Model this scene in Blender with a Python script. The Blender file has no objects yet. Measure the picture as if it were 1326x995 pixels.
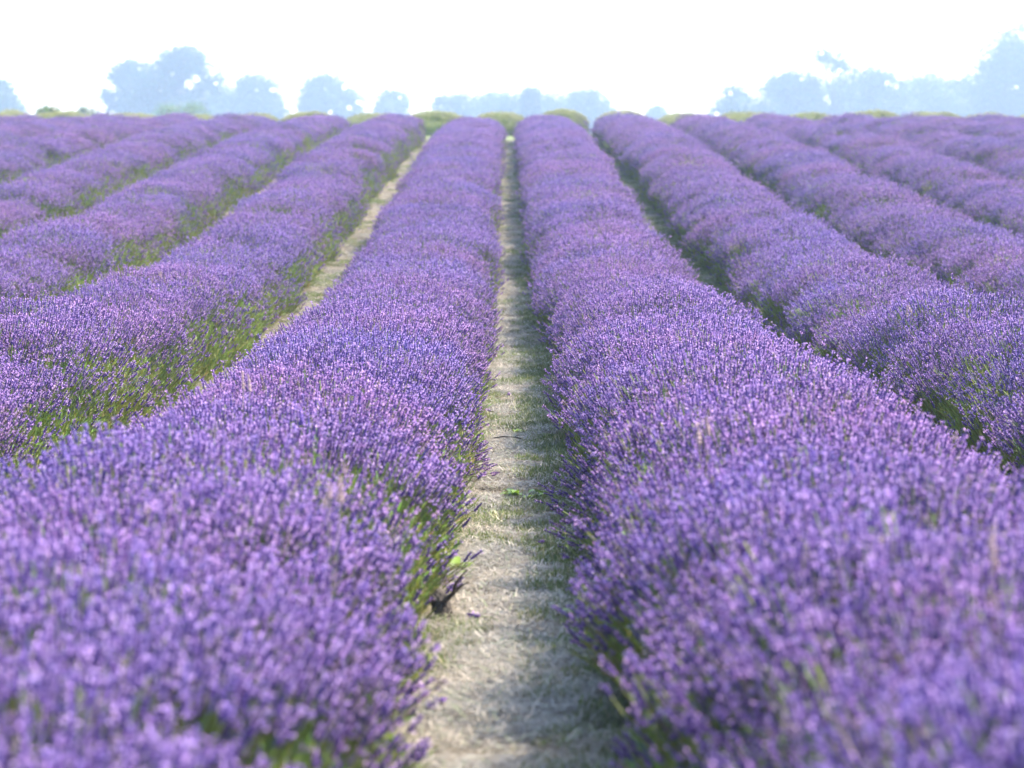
import bpy, bmesh, math, random
import numpy as np
from mathutils import Vector, noise as mnoise

R = math.radians
S = bpy.context.scene
C = S.collection
random.seed(7)

# ------------------------------------------------------------------ camera, sky, sun, exposure
EYE = 1.5
cam_d = bpy.data.cameras.new('camera')
cam = bpy.data.objects.new('camera', cam_d)
C.objects.link(cam)
cam.location = (0, 0, EYE)
cam.rotation_euler = (R(90 - 4.545), 0, 0)
cam_d.sensor_width = 36
cam_d.lens = 105
cam_d.clip_start = 0.1
cam_d.clip_end = 6000
cam_d.dof.use_dof = True
cam_d.dof.focus_distance = 15.5
cam_d.dof.aperture_fstop = 4.6
cam_d.dof.aperture_blades = 0
S.camera = cam

SUN_EL, SUN_AZ = 47, 64            # azimuth clockwise from straight ahead (+Y)
w = bpy.data.worlds.new('World')
S.world = w
w.use_nodes = True
nt = w.node_tree
bg = nt.nodes['Background']
sky = nt.nodes.new('ShaderNodeTexSky')
sky.sky_type = 'NISHITA'
sky.sun_disc = False
sky.sun_elevation = R(SUN_EL)
sky.sun_rotation = R(SUN_AZ)
sky.altitude = 50
sky.air_density = 0.9
sky.dust_density = 1.4
sky.ozone_density = 1.0
nt.links.new(sky.outputs[0], bg.inputs[0])
bg.inputs[1].default_value = 0.15

sd = bpy.data.lights.new('sun', 'SUN')
so = bpy.data.objects.new('sun', sd)
C.objects.link(so)
sd.energy = 3.5
sd.angle = R(0.5)
sd.color = (1.0, 0.94, 0.85)
to_sun = Vector((math.cos(R(SUN_EL)) * math.sin(R(SUN_AZ)), math.cos(R(SUN_EL)) * math.cos(R(SUN_AZ)), math.sin(R(SUN_EL))))
so.rotation_euler = to_sun.to_track_quat('Z', 'Y').to_euler()
so.location = to_sun * 60

vs = S.view_settings
vs.view_transform = 'Standard'
vs.look = 'None'
vs.exposure = 2.26
vs.gamma = 1
vs.use_curve_mapping = False
S.render.engine = 'CYCLES'
S.cycles.use_denoising = True
S.cycles.max_bounces = 5
S.cycles.diffuse_bounces = 3
S.cycles.transmission_bounces = 3
S.cycles.glossy_bounces = 1
S.cycles.volume_bounces = 0
S.render.filter_size = 1.15
S.cycles.use_adaptive_sampling = False
HAZE_DENSITY = 0.0008

# ------------------------------------------------------------------ helpers
def tag(o, label=None, cat=None, group=None, kind=None):
    if label: o['label'] = label
    if cat: o['category'] = cat
    if group: o['group'] = group
    if kind: o['kind'] = kind
    return o

def empty(name, loc, parent=None):
    o = bpy.data.objects.new(name, None)
    C.objects.link(o)
    o.location = loc
    o.empty_display_size = 0.2
    o.parent = parent
    return o

def link_mesh(name, me, parent=None, loc=(0, 0, 0)):
    o = bpy.data.objects.new(name, me)
    C.objects.link(o)
    o.parent = parent
    o.location = loc
    return o

class MB:
    """collects vertices, faces and a colour per vertex"""
    def __init__(self):
        self.v, self.f, self.c, self.m = [], [], [], []
    def add(self, verts, faces, col=(1, 1, 1), mat=0):
        n = len(self.v)
        self.v += [tuple(p) for p in verts]
        if len(verts) and isinstance(col[0], (tuple, list)):
            self.c += [tuple(k) for k in col]
        else:
            self.c += [tuple(col)] * len(verts)
        self.f += [tuple(i + n for i in q) for q in faces]
        self.m += [mat] * len(faces)
    def mesh(self, name, mats, smooth=False):
        me = bpy.data.meshes.new(name)
        me.from_pydata(self.v, [], self.f)
        for m in (mats if isinstance(mats, (list, tuple)) else [mats]):
            me.materials.append(m)
        me.polygons.foreach_set('material_index', self.m)
        if smooth:
            me.polygons.foreach_set('use_smooth', [True] * len(self.f))
        at = me.color_attributes.new('tone', 'FLOAT_COLOR', 'POINT')
        at.data.foreach_set('color', np.array([(r, g, b, 1.0) for r, g, b in self.c], dtype=np.float32).ravel())
        me.update()
        return me

def frame_of(d):
    d = d.normalized()
    a = Vector((0, 0, 1)) if abs(d.z) < 0.9 else Vector((1, 0, 0))
    u = d.cross(a).normalized()
    return u, d.cross(u).normalized()

def tube(mb, pts, rads, n, col, cap=True):
    pts = [Vector(p) for p in pts]
    vs_, fs = [], []
    for i, p in enumerate(pts):
        d = pts[min(i + 1, len(pts) - 1)] - pts[max(i - 1, 0)]
        u, v = frame_of(d)
        for k in range(n):
            a = 2 * math.pi * k / n
            vs_.append(p + (u * math.cos(a) + v * math.sin(a)) * rads[i])
    for i in range(len(pts) - 1):
        for k in range(n):
            fs.append((i * n + k, i * n + (k + 1) % n, (i + 1) * n + (k + 1) % n, (i + 1) * n + k))
    if cap and rads[-1] > 1e-5:
        fs.append(tuple((len(pts) - 1) * n + k for k in range(n)))
    mb.add(vs_, fs, col)

def smooth_noise(rng, amps_periods):
    terms = [(a, 2 * math.pi / p, rng.uniform(0, 6.28)) for a, p in amps_periods]
    return lambda y: sum(a * math.sin(k * y + ph) for a, k, ph in terms)

# ------------------------------------------------------------------ terrain profile (depth -> height of the row shoulders over the eye)
KY = [-40, 0, 5, 8, 12, 16, 20, 24, 28, 33, 40, 46, 51, 60, 70, 78, 88, 96, 108, 130, 170, 260, 700, 5000]
KT = [-.55, -.70, -.78, -.86, -.93, -.97, -1.01, -1.03, -.96, -.80, -.50, -.20, .03, .36, .62, .80, .98, 1.02, .9, .2, -.6, -1.6, -2.0, -2.0]
_yy = np.arange(-60, 260, 0.5)
_tt = np.interp(_yy, KY, KT)
_k = np.hanning(15); _k /= _k.sum()
_tt = np.convolve(np.pad(_tt, 7, mode='edge'), _k, mode='valid')
ROW_H = 0.62
def ground_z(y):
    t = np.interp(y, _yy, _tt) if y < 255 else np.interp(y, KY, KT)
    return float(t) - ROW_H + EYE
def path_x(y):
    return float(np.interp(y, [0, 8, 15, 21, 30, 40, 60, 100], [.0, .02, .06, .08, .03, 0, -.04, -.04]))

# ------------------------------------------------------------------ materials
def new_mat(name):
    m = bpy.data.materials.new(name)
    m.use_nodes = True
    t = m.node_tree
    for n in list(t.nodes):
        t.nodes.remove(n)
    out = t.nodes.new('ShaderNodeOutputMaterial')
    return m, t, out

def tone_mat(name, translucent=0.35, rough=0.6, vary=0.25, scale=0.9, tint_a=(1, 1, 1), tint_b=(1, 1, 1), spec=0.3):
    """colour from the mesh's own tone attribute, patchy over the field, letting some light through"""
    m, t, out = new_mat(name)
    at = t.nodes.new('ShaderNodeAttribute'); at.attribute_name = 'tone'
    geo = t.nodes.new('ShaderNodeNewGeometry')
    nz = t.nodes.new('ShaderNodeTexNoise'); nz.inputs['Scale'].default_value = scale; nz.inputs['Detail'].default_value = 3
    t.links.new(geo.outputs['Position'], nz.inputs['Vector'])
    mx = t.nodes.new('ShaderNodeMix'); mx.data_type = 'RGBA'
    mx.inputs['A'].default_value = (*tint_a, 1); mx.inputs['B'].default_value = (*tint_b, 1)
    mr = t.nodes.new('ShaderNodeMapRange'); mr.inputs['From Min'].default_value = .35; mr.inputs['From Max'].default_value = .65
    t.links.new(nz.outputs['Fac'], mr.inputs['Value'])
    t.links.new(mr.outputs['Result'], mx.inputs['Factor'])
    oi = t.nodes.new('ShaderNodeObjectInfo')
    ml = t.nodes.new('ShaderNodeMix'); ml.data_type = 'RGBA'; ml.blend_type = 'MULTIPLY'; ml.inputs['Factor'].default_value = 1
    t.links.new(at.outputs['Color'], ml.inputs['A']); t.links.new(mx.outputs['Result'], ml.inputs['B'])
    hv = t.nodes.new('ShaderNodeHueSaturation')
    mr2 = t.nodes.new('ShaderNodeMapRange'); mr2.inputs['To Min'].default_value = 1 - vary; mr2.inputs['To Max'].default_value = 1 + vary
    t.links.new(oi.outputs['Random'], mr2.inputs['Value'])
    t.links.new(mr2.outputs['Result'], hv.inputs['Value'])
    t.links.new(ml.outputs['Result'], hv.inputs['Color'])
    p = t.nodes.new('ShaderNodeBsdfPrincipled')
    p.inputs['Roughness'].default_value = rough
    p.inputs['Specular IOR Level'].default_value = spec
    t.links.new(hv.outputs['Color'], p.inputs['Base Color'])
    if translucent > 0:
        tr = t.nodes.new('ShaderNodeBsdfTranslucent')
        t.links.new(hv.outputs['Color'], tr.inputs['Color'])
        mxs = t.nodes.new('ShaderNodeMixShader'); mxs.inputs[0].default_value = translucent
        t.links.new(p.outputs[0], mxs.inputs[1]); t.links.new(tr.outputs[0], mxs.inputs[2])
        t.links.new(mxs.outputs[0], out.inputs['Surface'])
    else:
        t.links.new(p.outputs[0], out.inputs['Surface'])
    return m

def noise_mat(name, cols, scale, rough=0.9, bump=0.0, bscale=30, detail=6):
    m, t, out = new_mat(name)
    geo = t.nodes.new('ShaderNodeNewGeometry')
    nz = t.nodes.new('ShaderNodeTexNoise'); nz.inputs['Scale'].default_value = scale; nz.inputs['Detail'].default_value = detail
    t.links.new(geo.outputs['Position'], nz.inputs['Vector'])
    cr = t.nodes.new('ShaderNodeValToRGB')
    e = cr.color_ramp.elements
    while len(e) < len(cols): e.new(0.5)
    for i, (pos, c) in enumerate(cols):
        e[i].position = pos; e[i].color = (*c, 1)
    t.links.new(nz.outputs['Fac'], cr.inputs['Fac'])
    p = t.nodes.new('ShaderNodeBsdfPrincipled'); p.inputs['Roughness'].default_value = rough
    p.inputs['Specular IOR Level'].default_value = 0.2
    t.links.new(cr.outputs['Color'], p.inputs['Base Color'])
    if bump:
        n2 = t.nodes.new('ShaderNodeTexNoise'); n2.inputs['Scale'].default_value = bscale; n2.inputs['Detail'].default_value = 5
        t.links.new(geo.outputs['Position'], n2.inputs['Vector'])
        b = t.nodes.new('ShaderNodeBump'); b.inputs['Strength'].default_value = bump; b.inputs['Distance'].default_value = 0.03
        t.links.new(n2.outputs['Fac'], b.inputs['Height']); t.links.new(b.outputs[0], p.inputs['Normal'])
    t.links.new(p.outputs[0], out.inputs['Surface'])
    return m

M_flower = tone_mat('lavender_flower', .30, .7, .12, .55, (.88, .97, 1.06), (1.10, 1.02, .98), .06)
M_stem = tone_mat('lavender_stem', .30, .6, .20, .8, (.9, .95, .9), (1.12, 1.05, .9), .2)
M_bud = tone_mat('lavender_bud_green', .30, .7, .15, .6, (1, 1, 1), (1.1, 1.02, .9), .2)
M_straw = tone_mat('dry_straw', .15, .5, .22, 1.3, (.85, .87, .9), (1.1, 1.06, 1.0), .5)
M_grass = tone_mat('short_grass', .3, .5, .2, 1.5, (.85, .9, .8), (1.15, 1.1, .95), .35)
M_mound = noise_mat('lavender_foliage', [(.3, (.035, .05, .02)), (.6, (.075, .10, .038)), (.8, (.12, .145, .065))], 22, .8, .6, 60)
M_budmound = noise_mat('bud_foliage', [(.3, (.10, .13, .03)), (.6, (.15, .18, .045)), (.8, (.2, .23, .06))], 14, .8, .5, 50)
M_ground = noise_mat('straw_strewn_soil', [(.28, (.09, .075, .055)), (.5, (.16, .13, .09)), (.72, (.26, .22, .16))], 7.0, .95, .8, 55)
M_field = noise_mat('rough_grassland', [(.3, (.07, .10, .03)), (.7, (.16, .17, .06))], .6, .95)
M_leaf = tone_mat('tree_leaf', .25, .6, .1, .25, (.85, .9, .85), (1.15, 1.1, .9), .2)
M_bark = noise_mat('tree_bark', [(.3, (.05, .04, .03)), (.7, (.12, .10, .08))], 6, .95, .5, 20)
M_wood = noise_mat('dead_wood', [(.3, (.03, .024, .02)), (.7, (.11, .09, .07))], 40, .95, .6, 90)
M_weed = tone_mat('weed_leaf', .35, .45, .1, 3, (.9, .95, .9), (1.1, 1.05, .9), .4)
M_dry = tone_mat('withered_flower', .3, .8, .1, 3)

# ------------------------------------------------------------------ setting: one ground sheet to the horizon
def build_ground():
    ys = sorted(set([-40, -20, -10, -5] + [round(v, 2) for v in np.arange(-2, 30, .25)] + [round(v, 2) for v in np.arange(30, 120, 1.0)] + [130, 150, 170, 200, 260, 350, 500, 800, 1500, 3000, 5000]))
    xs = sorted(set([-5000, -1500, -500, -200, -100, -50, -30] + [round(v, 3) for v in np.arange(-22, -1.5, .6)] + [round(v, 3) for v in np.arange(-1.5, 1.51, .1)] + [round(v, 3) for v in np.arange(1.8, 22.1, .6)] + [30, 50, 100, 200, 500, 1500, 5000]))
    v, f, mi = [], [], []
    nx = len(xs)
    for y in ys:
        for x in xs:
            b = 0.0
            if -3 < y < 60 and abs(x) < 22:
                b = .022 * mnoise.noise(Vector((x * 3.1, y * 1.9, 0))) + .015 * mnoise.noise(Vector((x * .9, y * .5, 4)))
            v.append((x, y, ground_z(y) + b))
    for j in range(len(ys) - 1):
        for i in range(nx - 1):
            f.append((j * nx + i, j * nx + i + 1, (j + 1) * nx + i + 1, (j + 1) * nx + i))
            ym = (ys[j] + ys[j + 1]) / 2; xm = (xs[i] + xs[i + 1]) / 2
            mi.append(1 if ym > 77 or abs(xm) > 26 else 0)
    me = bpy.data.meshes.new('ground')
    me.from_pydata(v, [], f)
    me.materials.append(M_ground); me.materials.append(M_field)
    me.polygons.foreach_set('material_index', mi)
    me.polygons.foreach_set('use_smooth', [True] * len(f))
    tag(link_mesh('ground', me), kind='structure')
build_ground()

# ------------------------------------------------------------------ haze over field and trees
def build_haze():
    m, t, out = new_mat('haze_air')
    pv = t.nodes.new('ShaderNodeVolumePrincipled')
    pv.inputs['Color'].default_value = (.61, .78, 1.0, 1)
    pv.inputs['Density'].default_value = HAZE_DENSITY
    pv.inputs['Anisotropy'].default_value = 0.3
    t.links.new(pv.outputs[0], out.inputs['Volume'])
    x0, x1, y0, y1, z0, z1 = -260, 260, -60, 760, -2.6, 34
    me = bpy.data.meshes.new('haze')
    me.from_pydata([(x0, y0, z0), (x1, y0, z0), (x1, y1, z0), (x0, y1, z0), (x0, y0, z1), (x1, y0, z1), (x1, y1, z1), (x0, y1, z1)], [],
                   [(0, 3, 2, 1), (4, 5, 6, 7), (0, 1, 5, 4), (1, 2, 6, 5), (2, 3, 7, 6), (3, 0, 4, 7)])
    me.materials.append(m)
    tag(link_mesh('haze', me), kind='stuff')
build_haze()

# ------------------------------------------------------------------ lavender: flower clump meshes
def lerp3(a, b, t): return tuple(a[i] + (b[i] - a[i]) * t for i in range(3))

CALYX = [(.062, .038, .165), (.084, .044, .182), (.104, .054, .20), (.057, .042, .158)]
PETAL = [(.305, .165, .425), (.355, .185, .435), (.38, .23, .45), (.265, .16, .435)]
STEM = [(.20, .25, .065), (.245, .29, .09), (.16, .215, .06), (.26, .285, .125)]
BUDC = [(.30, .36, .075), (.35, .385, .11), (.27, .335, .07)]

def flower_head(mb, rng, base, d, length, rad, calyx, petal):
    """whorled spike: a lumpy tapered core with open florets standing off it"""
    u, v = frame_of(d)
    nw = rng.randint(4, 6)
    n = 5
    rings = [(0.0, .25)]
    for k in range(nw):
        s = (k + .5) / nw
        fat = (0.75 + .35 * math.sin(math.pi * min(1, s * 1.15 + .1))) * (1 - .35 * s)
        rings.append((s - .22 / nw, fat * rng.uniform(.85, 1.15)))
        rings.append((s + .26 / nw, fat * .52))
    rings.append((1.0, .12))
    vs_, cs, fs = [], [], []
    tw = rng.uniform(0, 6.28)
    for i, (s, r) in enumerate(rings):
        for k in range(n):
            a = tw + 2 * math.pi * (k + .5 * (i % 2)) / n
            rr = rad * r * rng.uniform(.75, 1.25)
            vs_.append(base + d * (s * length) + (u * math.cos(a) + v * math.sin(a)) * rr)
            fat = r > .55
            c = lerp3(calyx, petal, rng.uniform(.1, .6) if fat else rng.uniform(0, .15))
            cs.append(c)
    for i in range(len(rings) - 1):
        for k in range(n):
            fs.append((i * n + k, i * n + (k + 1) % n, (i + 1) * n + (k + 1) % n, (i + 1) * n + k))
    mb.add(vs_, fs, cs, 0)
    for _ in range(rng.randint(5, 10)):
        s = rng.uniform(.1, .95)
        a = rng.uniform(0, 6.28)
        o = (u * math.cos(a) + v * math.sin(a))
        p = base + d * (s * length) + o * rad * (1.0 - .3 * s)
        q = rng.uniform(.0023, .004)
        t1 = (o * .7 + d * .7 + Vector((rng.uniform(-.4, .4), rng.uniform(-.4, .4), rng.uniform(-.4, .4)))).normalized()
        t2 = t1.cross(o + Vector((.01, .02, .03))).normalized()
        c = lerp3(petal, (.52, .34, .57), rng.uniform(0, .9))
        mb.add([p - t2 * q * .6, p + t2 * q * .6, p + t2 * q + t1 * q * 2, p - t2 * q + t1 * q * 2], [(0, 1, 2, 3)], c, 0)

def stalk(mb, rng, p0, p1, bend, r, col):
    mid = (p0 + p1) / 2 + bend
    q = [p0, mid, p1]
    vs_, fs = [], []
    for i, p in enumerate(q):
        d = q[min(i + 1, 2)] - q[max(i - 1, 0)]
        u, v = frame_of(d)
        for k in range(3):
            a = 2.094 * k
            vs_.append(p + (u * math.cos(a) + v * math.sin(a)) * r)
    for i in range(2):
        for k in range(3):
            fs.append((i * 3 + k, i * 3 + (k + 1) % 3, i * 3 + 3 + (k + 1) % 3, i * 3 + 3 + k))
    mb.add(vs_, fs, col, 1)

def blade(mb, p0, d, length, wid, curl, col, mat=1):
    u, v = frame_of(d)
    pts = [p0, p0 + d * length * .55 + curl * .3, p0 + d * length + curl]
    vs_ = [pts[0] - u * wid * .7, pts[0] + u * wid * .7, pts[1] - u * wid, pts[1] + u * wid, pts[2]]
    mb.add(vs_, [(0, 1, 3, 2), (2, 3, 4)], col, mat)

def clump_mesh(name, seed, n_spikes, n_leaves, radius, l0, l1, mats, mode='flower'):
    rng = random.Random(seed)
    mb = MB()
    pts = []
    tries = 0
    while len(pts) < n_spikes and tries < n_spikes * 60:
        tries += 1
        a, r = rng.uniform(0, 6.28), radius * math.sqrt(rng.random())
        p = (r * math.cos(a), r * math.sin(a))
        if all((p[0] - q[0]) ** 2 + (p[1] - q[1]) ** 2 > (.62 * radius / math.sqrt(n_spikes)) ** 2 for q in pts):
            pts.append(p)
    for (x, y) in pts:
        L = rng.uniform(l0, l1) * (1 - .1 * rng.random() ** 3)
        if rng.random() < .08: L *= 1.12
        base = Vector((x * .75, y * .75, -.04))
        tip = Vector((x + rng.gauss(0, .018) + x * .35, y + rng.gauss(0, .018) + y * .35, L))
        st = rng.choice(STEM)
        st = tuple(c * rng.uniform(.8, 1.2) for c in st)
        if mode == 'leafy': st = (st[0] * 1.08, st[1] * 1.06, st[2] * .8)
        bend = Vector((rng.gauss(0, .008), rng.gauss(0, .008), 0))
        stalk(mb, rng, base, tip, bend, .0016, st)
        d = (tip - base).normalized()
        d = (d + Vector((rng.gauss(0, .12), rng.gauss(0, .12), .1))).normalized()
        if mode == 'flower':
            flower_head(mb, rng, tip - d * .004, d, rng.uniform(.026, .050), rng.uniform(.0036, .0055), *((rng.choice(CALYX), rng.choice(PETAL)) if rng.random() > .05 else ((.13, .105, .085), (.24, .19, .17))))
            if rng.random() < .35:      # the odd whorl lower down the stem
                flower_head(mb, rng, tip - d * .035, d, .012, .006, rng.choice(CALYX), rng.choice(PETAL))
        elif mode == 'bud':
            c = rng.choice(BUDC)
            flower_head(mb, rng, tip - d * .004, d, rng.uniform(.03, .05), rng.uniform(.006, .008), c, lerp3(c, (.5, .48, .25), .4))
        elif mode in ('green', 'leafy') and rng.random() < (.34 if mode == 'green' else .05):
            flower_head(mb, rng, tip - d * .004, d, rng.uniform(.03, .05), rng.uniform(.006, .008), rng.choice(CALYX), rng.choice(PETAL))
        elif mode in ('green', 'leafy'):
            for _ in range(5):
                s = rng.uniform(.25, .95)
                dd = (d + Vector((rng.gauss(0, .5), rng.gauss(0, .5), .2))).normalized()
                blade(mb, base.lerp(tip, s), dd, rng.uniform(.025, .05), .0022, Vector((0, 0, 0)), tuple(c * rng.uniform(.8, 1.25) for c in st))
    for _ in range(n_leaves):
        a, r = rng.uniform(0, 6.28), radius * math.sqrt(rng.random()) * 1.1
        p = Vector((r * math.cos(a), r * math.sin(a), rng.uniform(-.05, .08)))
        d = Vector((p.x * 2.2 + rng.gauss(0, .25), p.y * 2.2 + rng.gauss(0, .25), 1)).normalized()
        c = rng.choice(STEM)
        blade(mb, p, d, rng.uniform(.05, .12), rng.uniform(.002, .0034), Vector((rng.gauss(0, .01), rng.gauss(0, .01), 0)), tuple(k * rng.uniform(.6, 1.15) for k in c))
    return mb.mesh(name, mats)

def proto(name, me):
    return bpy.data.objects.new(name, me)      # geometry source, not in the scene

P_flower = [proto('flower_clump', clump_mesh('flower_clump', 10 + i, 86, 60, .135, .17, .275, [M_flower, M_stem])) for i in range(8)]
P_green = [proto('stem_clump', clump_mesh('stem_clump', 40 + i, 60, 130, .12, .13, .25, [M_flower, M_stem], 'leafy' if i < 2 else 'green')) for i in range(4)]
P_bud = [proto('bud_clump', clump_mesh('bud_clump', 60 + i, 46, 46, .135, .17, .245, [M_bud, M_stem], 'bud')) for i in range(4)]

def straw_mesh(seed, n, radius):
    rng = random.Random(seed); mb = MB()
    for _ in range(n):
        a, r = rng.uniform(0, 6.28), radius * math.sqrt(rng.random())
        p = Vector((r * math.cos(a), r * math.sin(a), rng.uniform(.001, .018)))
        a2 = rng.uniform(0, 6.28)
        d = Vector((math.cos(a2), math.sin(a2), rng.uniform(-.05, .38))).normalized()
        g = rng.random()
        col = lerp3((.12, .10, .07), (.56, .485, .37), g * g)
        if rng.random() < .12: col = (.16, .19, .07)
        if rng.random() < .1: col = (.16, .12, .08)
        blade(mb, p, d, rng.uniform(.018, .075), rng.uniform(.0007, .0019), Vector((rng.gauss(0, .006), rng.gauss(0, .006), rng.uniform(-.015, .004))), col, 0)
    return mb.mesh('straw_clump', [M_straw])

def grass_mesh(seed, n, radius):
    rng = random.Random(seed); mb = MB()
    for _ in range(n):
        a, r = rng.uniform(0, 6.28), radius * math.sqrt(rng.random())
        p = Vector((r * math.cos(a), r * math.sin(a), -.004))
        d = Vector((rng.gauss(0, .5), rng.gauss(0, .5), 1)).normalized()
        col = lerp3((.08, .125, .03), (.19, .235, .075), rng.random())
        if rng.random() < .25: col = (.38, .34, .2)
        blade(mb, p, d, rng.uniform(.02, .055), rng.uniform(.0012, .0024), Vector((rng.gauss(0, .01), rng.gauss(0, .01), 0)), col, 0)
    return mb.mesh('grass_clump', [M_grass])
P_straw = [proto('straw_clump', straw_mesh(80 + i, 170, .13)) for i in range(5)]
P_grass = [proto('grass_clump', grass_mesh(90 + i, 115, .09)) for i in range(4)]

def scatter_group(name, protos):
    g = bpy.data.node_groups.new(name, 'GeometryNodeTree')
    g.interface.new_socket('Geometry', in_out='INPUT', socket_type='NodeSocketGeometry')
    g.interface.new_socket('Geometry', in_out='OUTPUT', socket_type='NodeSocketGeometry')
    gi = g.nodes.new('NodeGroupInput'); go = g.nodes.new('NodeGroupOutput')
    join = g.nodes.new('GeometryNodeGeometryToInstance')
    for p in reversed(protos):      # a multi-input socket reads its newest link first
        oi = g.nodes.new('GeometryNodeObjectInfo')
        oi.inputs['Object'].default_value = p
        oi.inputs['As Instance'].default_value = False
        g.links.new(oi.outputs['Geometry'], join.inputs[0])
    ip = g.nodes.new('GeometryNodeInstanceOnPoints')
    ip.inputs['Pick Instance'].default_value = True
    def attr(nm, typ, sock):
        a = g.nodes.new('GeometryNodeInputNamedAttribute'); a.data_type = typ
        a.inputs['Name'].default_value = nm
        o = [q for q in a.outputs if q.enabled and q.name == 'Attribute'][0]
        g.links.new(o, ip.inputs[sock])
    attr('pick', 'INT', 'Instance Index')
    a = g.nodes.new('GeometryNodeInputNamedAttribute'); a.data_type = 'FLOAT_VECTOR'; a.inputs['Name'].default_value = 'turn'
    er = g.nodes.new('FunctionNodeEulerToRotation')
    g.links.new([q for q in a.outputs if q.enabled and q.name == 'Attribute'][0], er.inputs[0])
    g.links.new(er.outputs[0], ip.inputs['Rotation'])
    attr('size', 'FLOAT', 'Scale')
    mp = g.nodes.new('GeometryNodeMeshToPoints')
    g.links.new(gi.outputs[0], mp.inputs['Mesh'])
    g.links.new(mp.outputs[0], ip.inputs['Points'])
    g.links.new(join.outputs[0], ip.inputs['Instance'])
    g.links.new(ip.outputs[0], go.inputs[0])
    return g
G_flower = scatter_group('flower_scatter', P_flower)
G_green = scatter_group('stem_scatter', P_green)
G_bud = scatter_group('bud_scatter', P_bud)
G_straw = scatter_group('straw_scatter', P_straw)
G_grass = scatter_group('grass_scatter', P_grass)

def scatter(name, group, npick, items, rng, parent=None, loc=(0, 0, 0)):
    """items: (position, direction, size)"""
    me = bpy.data.meshes.new(name)
    me.from_pydata([tuple(i[0]) for i in items], [], [])
    tr, sz, pk = [], [], []
    for p, d, s in items:
        q = d.to_track_quat('Z', 'Y')
        from mathutils import Quaternion
        q = q @ Quaternion((0, 0, 1), rng.uniform(0, 6.283))
        tr += list(q.to_euler('XYZ')); sz.append(abs(s)); pk.append(rng.randrange(npick) if s > 0 else rng.randrange(2))
    a = me.attributes.new('turn', 'FLOAT_VECTOR', 'POINT'); a.data.foreach_set('vector', tr)
    a = me.attributes.new('size', 'FLOAT', 'POINT'); a.data.foreach_set('value', sz)
    a = me.attributes.new('pick', 'INT', 'POINT'); a.data.foreach_set('value', pk)
    o = link_mesh(name, me, parent, loc)
    md = o.modifiers.new('scatter', 'NODES'); md.node_group = group
    return o

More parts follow.
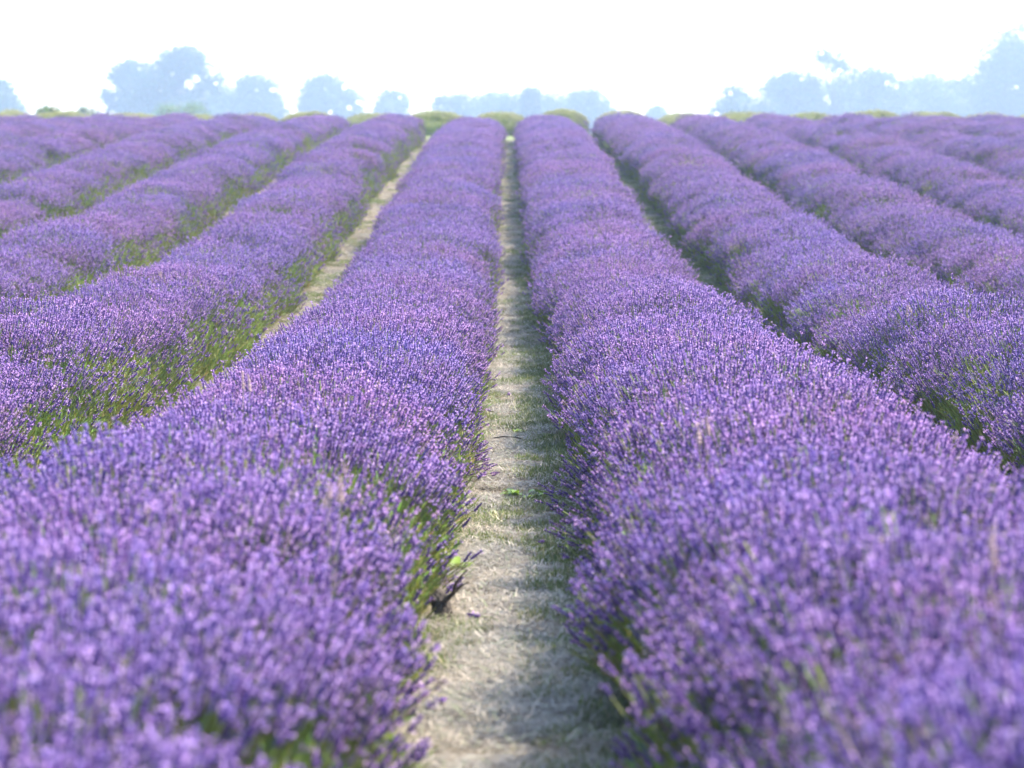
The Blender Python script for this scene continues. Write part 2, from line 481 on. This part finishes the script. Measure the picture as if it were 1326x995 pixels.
# ------------------------------------------------------------------ lavender rows
def make_row(seed, xc, y0, y1, label, group, flowering=True, bare=(), hscale=1.0, wide=1.0, name='lavender_row', density=1.0, lumpy=(.13, .2), extra=(), drift=0.0):
    rng = random.Random(seed)
    hn = smooth_noise(rng, [(.035, 7.3), (.03, 3.1), (.022, 1.3)])
    cx = smooth_noise(rng, [(.035, 9.0), (.02, 4.1)])
    off = rng.uniform(0, 100)
    def bulge(y, side):     # single bushes pushing out of the row's side, and gaps between them
        n = mnoise.noise(Vector((off + side * 31, y * 1.05, side * 7.0)))
        n2 = mnoise.noise(Vector((off + side * 17, y * .42, 3.0)))
        return 1 + (lumpy[0] if side < 0 else lumpy[1]) * n + .12 * min(n2, .25)
    def section(y, th):
        """point of the foliage surface at angle th (0 = right foot, pi = left foot), and the way its stems lean"""
        endt = min(1.0, max(.0, (y - y0) / .5)) * min(1.0, max(.0, (y1 - y) / .9))
        endt = math.sqrt(max(endt, 0.0001))
        side = 1 if th < math.pi / 2 else -1
        far = min(1.0, max(0.0, (y - 14) / 30))
        wdt = (.475 + .07 * far) * wide * bulge(y, side)
        hg = (.40 + hn(y) * (.6 if abs(xc) < 1 else 1) + .075 * mnoise.noise(Vector((off, y * 1.1, 9))) * (.55 if abs(xc) < 1 else 1) + (.0 if abs(xc) < 1 else .05) * mnoise.noise(Vector((off + 40, y * .37, 2)))) * hscale
        c, s = math.cos(th), math.sin(th)
        px = wdt * math.copysign(abs(c) ** .75, c)
        pz = hg * abs(s) ** .8 * (.35 + .65 * endt)
        lump = 1 + .10 * mnoise.noise(Vector((off + px * 2.6, y * 2.2, 20)))
        xx = xc + path_x(y) + cx(y) + drift * min(1.0, max(-1.3 if drift < 0 else 0.0, (y - 21) / 7)) + px * (.6 + .4 * endt)
        zz = ground_z(y) - .01 + pz * lump
        lowf = max(0.0, 1 - s * 1.6)
        d = Vector((c * (.58 - .12 * lowf), 0, s + .36 + .30 * lowf))
        if y1 - y < .9: d.y += .9 * (1 - (y1 - y) / .9)
        if y - y0 < .5: d.y -= .6 * (1 - (y - y0) / .5)
        return Vector((xx, y, zz)), d.normalized()
    root = empty(name, (xc, y0, ground_z(y0)))
    tag(root, label, 'lavender row', group)
    org = Vector(root.location)
    # foliage body
    vs_, fs = [], []
    na = 15
    ys = np.linspace(y0, y1, max(12, int((y1 - y0) / .22)))
    for y in ys:
        for k in range(na):
            p, _ = section(float(y), math.pi * k / (na - 1))
            j = .025 * mnoise.noise(Vector((p.x * 9, p.y * 9, p.z * 9)))
            q = p - org
            c = Vector((xc, p.y, p.z - .3)) - org
            vs_.append(q + (q - c) * (j - .06))
    for i in range(len(ys) - 1):
        for k in range(na - 1):
            fs.append((i * na + k, i * na + k + 1, (i + 1) * na + k + 1, (i + 1) * na + k))
    fs.append(tuple(range(na))[::-1]); fs.append(tuple((len(ys) - 1) * na + k for k in range(na)))
    me = bpy.data.meshes.new('foliage')
    me.from_pydata(vs_, [], fs)
    me.materials.append(M_mound if flowering else M_budmound)
    me.polygons.foreach_set('use_smooth', [True] * len(fs))
    link_mesh('foliage', me, root)
    # stems with their flowers
    fl, gr = [], []
    lowr = .72 if xc < -1.5 else .48
    step = .18
    arc = 1.35 * wide
    y_, ylist = y0, []
    while y_ < y1:
        ylist.append(y_); y_ += step * (.85 if y_ < 14 else 1)
    nth = int(arc / .165)
    for yb in ylist:
        for k in range(nth):
            if rng.random() > density: continue
            y = min(y1, yb + rng.random() * step)
            th = math.pi * (k + rng.uniform(-.1, 1.1)) / nth
            th = min(max(th, .06), math.pi - .06)
            p, d = section(y, th)
            low = min(th, math.pi - th)
            nz = mnoise.noise(Vector((off + p.x * 2.0, y * 1.3, 50))) + .5 * mnoise.noise(Vector((off + p.x * 5, y * 4, 70)))
            isg = low < (lowr if th < 1.5 else .38) + .6 * max(0, nz) or nz > .585
            leafy = False
            for (by, br, bs, ba, bb) in bare:
                if abs(y - by) < br and ba < th < bb and rng.random() < bs: isg = leafy = True
            d = (d + Vector((rng.gauss(0, .10), rng.gauss(0, .12), rng.gauss(0, .06)))).normalized()
            sz = rng.uniform(.82, 1.12) * (1 + .12 * mnoise.noise(Vector((off, p.x * 2, y * 1.5))))
            if isg and low < .9 and rng.random() < .6:
                q2, d2 = section(y + rng.uniform(-.1, .1), min(max(th + rng.gauss(0, .12), .05), math.pi - .05))
                gr.append((q2 - org - d2 * .03, (d2 + Vector((0, 0, .35))).normalized(), rng.uniform(.75, 1.0) * (-1 if leafy else 1)))
                if leafy: gr.append((q2 - org + Vector((0, rng.uniform(-.06, .06), .02)), (d2 + Vector((0, rng.uniform(-.2, .2), .6))).normalized(), -rng.uniform(.8, 1.05)))
            (gr if isg else fl).append((p - org - d * .02, d, sz * ((-.92 if leafy else .92) if isg else 1)))
    for q, d in extra:
        fl.append((Vector(q) - org, Vector(d).normalized(), .95))
    if flowering:
        tag(scatter('flower_spikes', G_flower, 8, fl, rng, root), kind='stuff')
    else:
        tag(scatter('green_buds', G_bud, 4, fl, rng, root), kind='stuff')
    tag(scatter('green_stems', G_green, 4, gr, rng, root), kind='stuff')
    return root

ORD = ['', 'second', 'third', 'fourth', 'fifth', 'sixth', 'seventh', 'eighth', 'ninth', 'tenth']
SP = 1.8
GRP = 'rows of purple lavender'
def row_label(k, side):
    if k == 0:
        return f'broad purple lavender row bordering the straw path on its {side}'
    return f'{ORD[k]} purple lavender row to the {side} of the straw path'
BARE = {('left', 0): [(8.85, .85, .97, 0, 1.2), (11.6, .8, .6, 0, .8), (14.8, .5, .6, 0, .7), (17.5, .4, .5, 0, .6)],
        ('left', 1): [(14.0, 1.7, .5, 0, .9), (17.6, .8, .3, 0, .8), (21, .7, .3, 0, .6), (24, .7, .4, 0, .6)],
        ('left', 2): [(27, 1.0, .5, 0, .9), (31, .8, .35, 0, .8)],
        ('right', 0): [(6.9, .5, .6, 2.4, 3.2), (8.2, .4, .5, 2.4, 3.2), (9.6, .35, .6, 2.3, 3.2)],
        ('right', 1): [(14.5, .9, .6, 2.2, 3.2), (21, .6, .6, 2.0, 3.2)]}
rows = {}
for k in range(9):
    for side, sg in (('left', -1), ('right', 1)):
        xc = sg * (SP / 2 + SP * k) 
        y0 = max(2.0, (abs(xc) - .8 - 2.0) / .19)
        ex = ()
        if (side, k) == ('left', 0):
            ex = [((-.36, 14.1, ground_z(14.1) + .02), (.9, -.1, .35))]
        if (side, k) == ('right', 0):
            ex = [((.42, 12.4, ground_z(12.4) + .05), (-.8, -.2, .6)), ((.45, 11.2, ground_z(11.2) + .06), (-.8, -.2, .6)), ((.46, 8.6, ground_z(8.6) + .05), (-.8, -.1, .6))]
        rows[side, k] = make_row(100 + k * 2 + (sg > 0), xc, y0, 75.5, row_label(k, side), GRP, True, BARE.get((side, k), ()), hscale=.86 if (sg, k) == (-1, 0) else 1.0, wide=.95 if k == 1 and sg < 0 else (.9 if k > 1 else 1.0), drift=-.055 * min(k, 1.6) if sg < 0 else (.09 if k else .0),
                                 lumpy=(.11, .16) if k == 0 else ((.30 if k == 1 else .18, .12) if sg > 0 else (.15, .24)), extra=ex)

# ------------------------------------------------------------------ the green block beyond the headland
GG = 'yellow-green lavender mounds beyond the purple rows'
mx0 = (648 - 663) / 3868 * 86
for k in range(-9, 10):
    xc = mx0 + k * SP
    if k == 0: lb = 'yellow-green unflowered lavender mound at the far end of the straw path'
    else:
        a = abs(k); sd_ = 'left' if k < 0 else 'right'
        lb = ('first' if a == 1 else ORD[a - 1]) + f' yellow-green lavender mound {sd_} of the one ending the path'
    make_row(300 + k, xc, 84.5, 90.5, lb, GG, False, hscale=random.uniform(.82, 1.1), wide=random.uniform(1.0, 1.35), name='lavender_mound')

# ------------------------------------------------------------------ straw and grass between the rows
def build_litter():
    rng = random.Random(5)
    it, gi = [], []
    for gap in range(-4, 5):
        gx = gap * SP - .05 * min(1.6, max(0, -gap))
        yb = 2.0 if gap == 0 else max(6.0, (abs(gx) - 2.0) / .19)
        ye = 76
        half = .46
        y = yb
        while y < ye:
            n = 6 if y < 24 else (5 if y < 40 else 4)
            for _ in range(n):
                x = gx + path_x(y) + rng.uniform(-half, half)
                yy = y + rng.uniform(0, .12)
                if not (x - gx > .05 and yy > 10 and rng.random() < .6): it.append((Vector((x, yy, ground_z(yy) + .002)), Vector((rng.gauss(0, .05), rng.gauss(0, .05), 1)).normalized(), rng.uniform(.7, 1.15)))
                x = gx + path_x(y) + rng.uniform(-half, half)
                nz = mnoise.noise(Vector((x * 2.2, yy * .9, 33))) + (.6 if x - gx > .06 else -.18) + (.2 if yy > 12 else -.06)
                if nz > .12:
                    gi.append((Vector((x, yy, ground_z(yy))), Vector((rng.gauss(0, .08), rng.gauss(0, .08), 1)).normalized(), rng.uniform(.6, 1.15)))
            y += .085 if y < 24 else (.12 if y < 40 else .2)
    tag(scatter('straw', G_straw, 5, it, rng), 'pale dry straw clippings strewn over the paths', 'straw', kind='stuff')
    tag(scatter('grass', G_grass, 4, gi, rng), 'short green grass growing through the straw', 'grass', kind='stuff')
build_litter()

# ------------------------------------------------------------------ far trees
def build_tree(x, y, base, height, width, label, seed, crown_from=.12, shape='oak', density=1.0, holes=(), green=(.05, .075, .025), sparse=1.0, group=None, name='broadleaf_tree', leaf=.6):
    rng = random.Random(seed)
    root = empty(name, (x, y, base))
    tag(root, label, 'tree' if 'tree' in name else 'bush', group)
    tr = MB()
    top = height * .8
    lean = rng.uniform(-.04, .04) * height
    tube(tr, [(0, 0, -.3), (lean * .2, 0, top * .3), (lean * .6, 0, top * .65), (lean, 0, top)], [height * .03, height * .022, height * .014, height * .004], 8, (.1, .08, .06))
    blobs = []
    nb = int(34 * density) + 6
    for i in range(nb):
        s = (i + rng.random()) / nb
        z = height * (crown_from + (1 - crown_from) * s)
        if shape == 'oak': prof = math.sqrt(max(0, 1 - ((s - .42) / .62) ** 2))
        elif shape == 'cone': prof = max(.06, (1 - s) * 1.0)
        elif shape == 'flat': prof = .75 + .25 * math.sin(s * 3)
        else: prof = math.sqrt(max(0, 1 - ((s - .5) / .6) ** 2))
        a = rng.uniform(0, 6.28)
        br = width * rng.uniform(.13, .21) * (.65 + .35 * prof)
        r = max(0, width / 2 * prof - br * .8) * math.sqrt(rng.random())
        z = min(z, height - br * .7)
        blobs.append((Vector((r * math.cos(a), r * math.sin(a), z)), br))
    holes = list(holes) + [(rng.uniform(-.42, .42) * width, height * rng.uniform(.45, .97), width * rng.uniform(.025, .055)) for _ in range(8)]
    cr = MB()
    for p, br in blobs:
        b0 = Vector((lean * .4, 0, max(height * .12, p.z * .55)))
        tube(tr, [b0, b0.lerp(p, .55) + Vector((0, 0, -.04 * height)), p], [height * .011, height * .007, height * .002], 5, (.1, .08, .06))
        n = int((260 * density * (br / 1.6) ** 1.3 + 70) * sparse)
        for _ in range(n):
            o = Vector((rng.gauss(0, 1), rng.gauss(0, 1), rng.gauss(0, .8)))
            o = o.normalized() * br * (rng.random() ** .45 if rng.random() < .8 else rng.uniform(1.0, 1.45))
            q = p + o
            hw = .75 + .9 * mnoise.noise(Vector((q.x * .9, q.z * .9, seed * 3.1)))
            if any((q.x - hx) ** 2 + ((q.z - hz) * 1.2) ** 2 < hr * hr * max(.05, hw) for hx, hz, hr in holes): continue
            s = leaf * rng.uniform(.6, 1.3)
            nrm = (o.normalized() + Vector((rng.gauss(0, .6), rng.gauss(0, .6), rng.gauss(0, .6)))).normalized()
            u, v = frame_of(nrm)
            c = tuple(k * rng.uniform(.7, 1.35) for k in green)
            k = rng.uniform(-.3, .3)
            cr.add([q - u * s * .5, q + v * s * (.35 + k * .3), q + u * s * .6, q - v * s * .4], [(0, 1, 2, 3)], c)
    link_mesh('trunk', tr.mesh('trunk', [M_bark], True), root)
    link_mesh('crown', cr.mesh('crown', [M_leaf]), root)
    return root

F = 3868.0
def far_tree(px0, px1, ytop, Y, label, seed, **kw):
    x = ((px0 + px1) / 2 - 663) / F * Y
    wdt = (px1 - px0) / F * Y * 1.12
    base = ground_z(Y)
    h = EYE + (190 - ytop) / F * Y - base
    return build_tree(x, Y, base, h, wdt, label, seed, **kw)

TG = 'hazy trees on the horizon'
far_tree(-45, 38, 106, 560, 'small hazy blue tree cut off by the left edge of the field view', 1, group=TG)
far_tree(136, 208, 84, 590, 'dense dark hazy tree with a pointed top beside the tallest left tree', 2, shape='dome', group=TG, density=1.5)
far_tree(176, 300, 66, 560, 'tall spreading hazy tree with sky showing through holes in its crown', 3, group=TG, density=1.15, crown_from=.05,
         holes=((-2.0, 16.0, .9), (-3.5, 15.0, .8), (.6, 13.9, 1.6), (2.5, 15.3, .95), (4.6, 11.9, 1.1), (-.1, 12.5, 1.4), (6.0, 14.2, .7), (.5, 18.0, .6)))
far_tree(282, 372, 102, 620, 'broad rounded hazy tree touching the right side of the tall holed tree', 4, group=TG)
far_tree(376, 474, 102, 620, 'lone dome shaped hazy tree between two gaps of white sky', 5, group=TG)
far_tree(478, 544, 121, 640, 'low small hazy tree with pointed crown next to the lone dome tree', 6, group=TG)
far_tree(558, 622, 126, 600, 'flat topped low hazy tree behind the row left of the path', 7, group=TG, shape='flat')
far_tree(608, 664, 123, 640, 'low pale hazy tree right above the far end of the straw path', 8, group=TG, shape='flat')
far_tree(654, 722, 117, 560, 'bluish hazy tree with one small peak just right of the path end', 9, group=TG, shape='cone', density=1.4)
far_tree(640, 730, 130, 585, 'wide low hazy bushy tree behind the peaked one', 10, group=TG, shape='flat')
far_tree(715, 800, 121, 600, 'airy hazy tree over the first row right of the path', 11, group=TG, density=.9)
far_tree(832, 866, 139, 640, 'tiny low hazy tree standing alone in the bright gap', 12, group=TG)
far_tree(914, 985, 112, 540, 'loose open hazy tree at the left end of the right hand clump', 13, group=TG, density=.9, sparse=.3)
far_tree(975, 1070, 96, 560, 'mid sized hazy tree with green tinge in the right hand clump', 14, group=TG, density=.9, sparse=.7)
far_tree(1030, 1120, 66, 545, 'thin tall hazy tree with sparse tufts above the right hand clump', 15, group=TG, density=.6, sparse=.5)
far_tree(1085, 1190, 94, 570, 'full rounded hazy tree in the middle of the right hand clump', 16, group=TG, sparse=.7)
far_tree(1170, 1262, 104, 600, 'low hazy tree filling the dip before the big right tree', 17, group=TG, shape='flat')
far_tree(1240, 1480, 40, 560, 'biggest hazy tree cut off by the right edge of the view', 18, group=TG, density=1.5)
far_tree(915, 1010, 132, 520, 'low bluish hazy shrub at the foot of the loose open tree', 19, group=TG, shape='flat', name='shrub', density=.8)

far_tree(640, 800, 131, 660, 'long low hazy thicket standing behind the trees right of the path end', 20, group=TG, shape='flat', name='shrub')
far_tree(545, 680, 133, 670, 'long low hazy thicket standing behind the trees left of the path end', 21, group=TG, shape='flat', name='shrub')
far_tree(985, 1150, 112, 640, 'long hazy thicket filling the middle of the right hand clump', 22, group=TG, shape='flat', name='shrub')
far_tree(1110, 1290, 114, 660, 'long hazy thicket reaching under the biggest right tree', 23, group=TG, shape='flat', name='shrub')
far_tree(225, 350, 118, 640, 'hazy thicket behind the foot of the tall holed tree', 24, group=TG, shape='flat', name='shrub', density=.8)
BG = 'green bushes just beyond the field'
def near_bush(px0, px1, ytop, Y, label, seed, green, density=1.0):
    return far_tree(px0, px1, ytop, Y, label, seed, green=green, group=BG, name='bush', shape='dome', leaf=.12, crown_from=.05, density=density)
near_bush(36, 88, 140, 125, 'yellow green rounded bush left of the darker bush at the field end', 31, (.14, .17, .04))
near_bush(86, 140, 139, 190, 'dark green low bush at the far left field end', 32, (.09, .12, .04))
near_bush(188, 240, 136, 250, 'pale green bush under the left side of the tall holed tree', 33, (.13, .19, .07))
near_bush(226, 282, 134, 240, 'pale green bush under the right side of the tall holed tree', 34, (.12, .17, .07))

# ------------------------------------------------------------------ small things on the path and in the rows
def weed(x, y, size, label, seed):
    rng = random.Random(seed); root = empty('weed', (x, y, ground_z(y)))
    tag(root, label, 'weed', 'broad leaved weeds on the path')
    for k in range(rng.randint(5, 8)):
        mb = MB(); a = rng.uniform(0, 6.28); L = size * 1.5 * rng.uniform(.7, 1.1); wd = L * rng.uniform(.2, .3); lift = rng.uniform(.6, 1.5)
        o = Vector((math.cos(a), math.sin(a), 0)); sd2 = Vector((-o.y, o.x, 0))
        vs_, n = [], 6
        for i in range(n + 1):
            t = i / n
            c = o * L * t + Vector((0, 0, .006 + lift * L * (t - .75 * t * t)))
            h = wd * math.sin(math.pi * min(1, .12 + .88 * t)) * (1 if i < n else .05)
            vs_ += [c - sd2 * h + Vector((0, 0, .25 * h)), c, c + sd2 * h + Vector((0, 0, .25 * h))]
        fs = [(i * 3 + j, i * 3 + j + 1, i * 3 + j + 4, i * 3 + j + 3) for i in range(n) for j in (0, 1)]
        g = rng.uniform(.8, 1.2)
        mb.add(vs_, fs, (.25 * g, .36 * g, .045 * g))
        link_mesh('leaf', mb.mesh('leaf', [M_weed], True), root)
weed(.017, 13.2, .055, 'yellow green weed in the middle of the path, the left one of a close trio', 1)
weed(.085, 13.1, .035, 'smallest weed of the close trio in the middle of the path', 2)
weed(.145, 13.2, .06, 'bright green weed at the right end of the close trio on the path', 3)
weed(-.20, 10.7, .048, 'lone upright yellow green weed at the left edge of the path near the stump', 4)
weed(.02, 16.5, .04, 'tiny green weed on the path beyond the dark twig', 5)
weed(.22, 9.4, .05, 'low green weed in the shade on the right half of the path', 6)

def twig():
    mb = MB()
    z = ground_z(16.1) + .014
    tube(mb, [(-.11, 16.12, z), (-.05, 16.1, z + .012), (.02, 16.1, z + .008), (.09, 16.02, z - .004)], [.003, .0035, .003, .0018], 6, (.1, .08, .06))
    tube(mb, [(.01, 16.1, z + .008), (.03, 16.14, z + .014), (.055, 16.16, z + .01)], [.002, .0016, .001], 5, (.1, .08, .06))
    tag(link_mesh('twig', mb.mesh('twig', [M_wood], True)), 'thin dark twig lying across the middle of the straw path', 'twig')
twig()

def stump():
    rng = random.Random(3)
    x, y = -.22, 9.5
    root = empty('lavender_stump', (x, y, ground_z(y)))
    root.scale = (1.35, 1.35, 1.3)
    tag(root, 'dark dead woody lavender stump under the edge of the row left of the path', 'stump')
    mb = MB()
    tube(mb, [(0, 0, -.03), (-.005, 0, .03), (-.02, .01, .07)], [.03, .024, .015], 8, (.1, .08, .06))
    link_mesh('stock', mb.mesh('stock', [M_wood], True), root)
    for k in range(9):
        b = MB(); a = rng.uniform(0, 6.28); L = rng.uniform(.06, .13)
        e = Vector((math.cos(a) * L * .7, math.sin(a) * L * .7, L))
        p0 = Vector((-.01, 0, .03)); j = lambda: Vector((rng.gauss(0, .01), rng.gauss(0, .01), rng.gauss(0, .006)))
        tube(b, [p0, p0.lerp(e, .35) + j(), p0.lerp(e, .7) + j(), e], [.008, .006, .004, .002], 5, (.1, .08, .06))
        link_mesh('branch', b.mesh('branch', [M_wood], True), root)
stump()

FG = 'purple lavender spikes fallen on the straw'
frng = random.Random(12)
for x, y in ((-.105, 20.6), (-.02, 19.2), (-.13, 17.9), (-.095, 14.5), (-.10, 9.35), (-.185, 7.75), (.12, 11.4)):
    a = frng.uniform(0, 6.28)
    root = empty('fallen_spike', (x, y, ground_z(y) + .022))
    tag(root, 'small purple lavender spike lying loose on the pale straw path', 'lavender spike', FG)
    d = Vector((math.cos(a), math.sin(a), .12)).normalized()
    mb = MB(); stalk(mb, frng, -d * .07, Vector((0, 0, 0)), Vector((0, 0, .006)), .0017, STEM[0])
    link_mesh('stem', mb.mesh('stem', [M_stem, M_stem]), root)
    mb = MB(); flower_head(mb, frng, Vector((0, 0, 0)), d, .05, .008, CALYX[2], PETAL[1])
    link_mesh('flower', mb.mesh('flower', [M_flower]), root)

# withered pinkish heads standing among the flowers
for side, k, x, y, z in (('left', 0, -.40, 6.6, .70), ('right', 0, .55, 8.5, .68), ('right', 0, .86, 5.3, .76), ('right', 1, 2.28, 17.2, .55), ('left', 0, -.95, 10.5, .66), ('left', 1, -2.6, 22.0, .52)):
    root = rows[side, k]
    mb = MB()
    base = Vector((x, y, z - .2)) - root.location
    for q in range(2):
        t = base + Vector((frng.gauss(0, .012), frng.gauss(0, .012), .17 + frng.uniform(0, .05)))
        stalk(mb, frng, base, t, Vector((0, 0, 0)), .0018, (.42, .34, .2))
        n0 = len(mb.v)
        flower_head(mb, frng, t, Vector((frng.gauss(0, .15), frng.gauss(0, .15), 1)).normalized(), frng.uniform(.05, .07), .0085, (.40, .27, .26), (.55, .40, .37))
    mb.m = [0] * len(mb.f)
    o = link_mesh('withered_spike', mb.mesh('withered_spike', [M_dry]), root)
    tag(o, 'withered pinkish flower spikes standing among the purple ones')
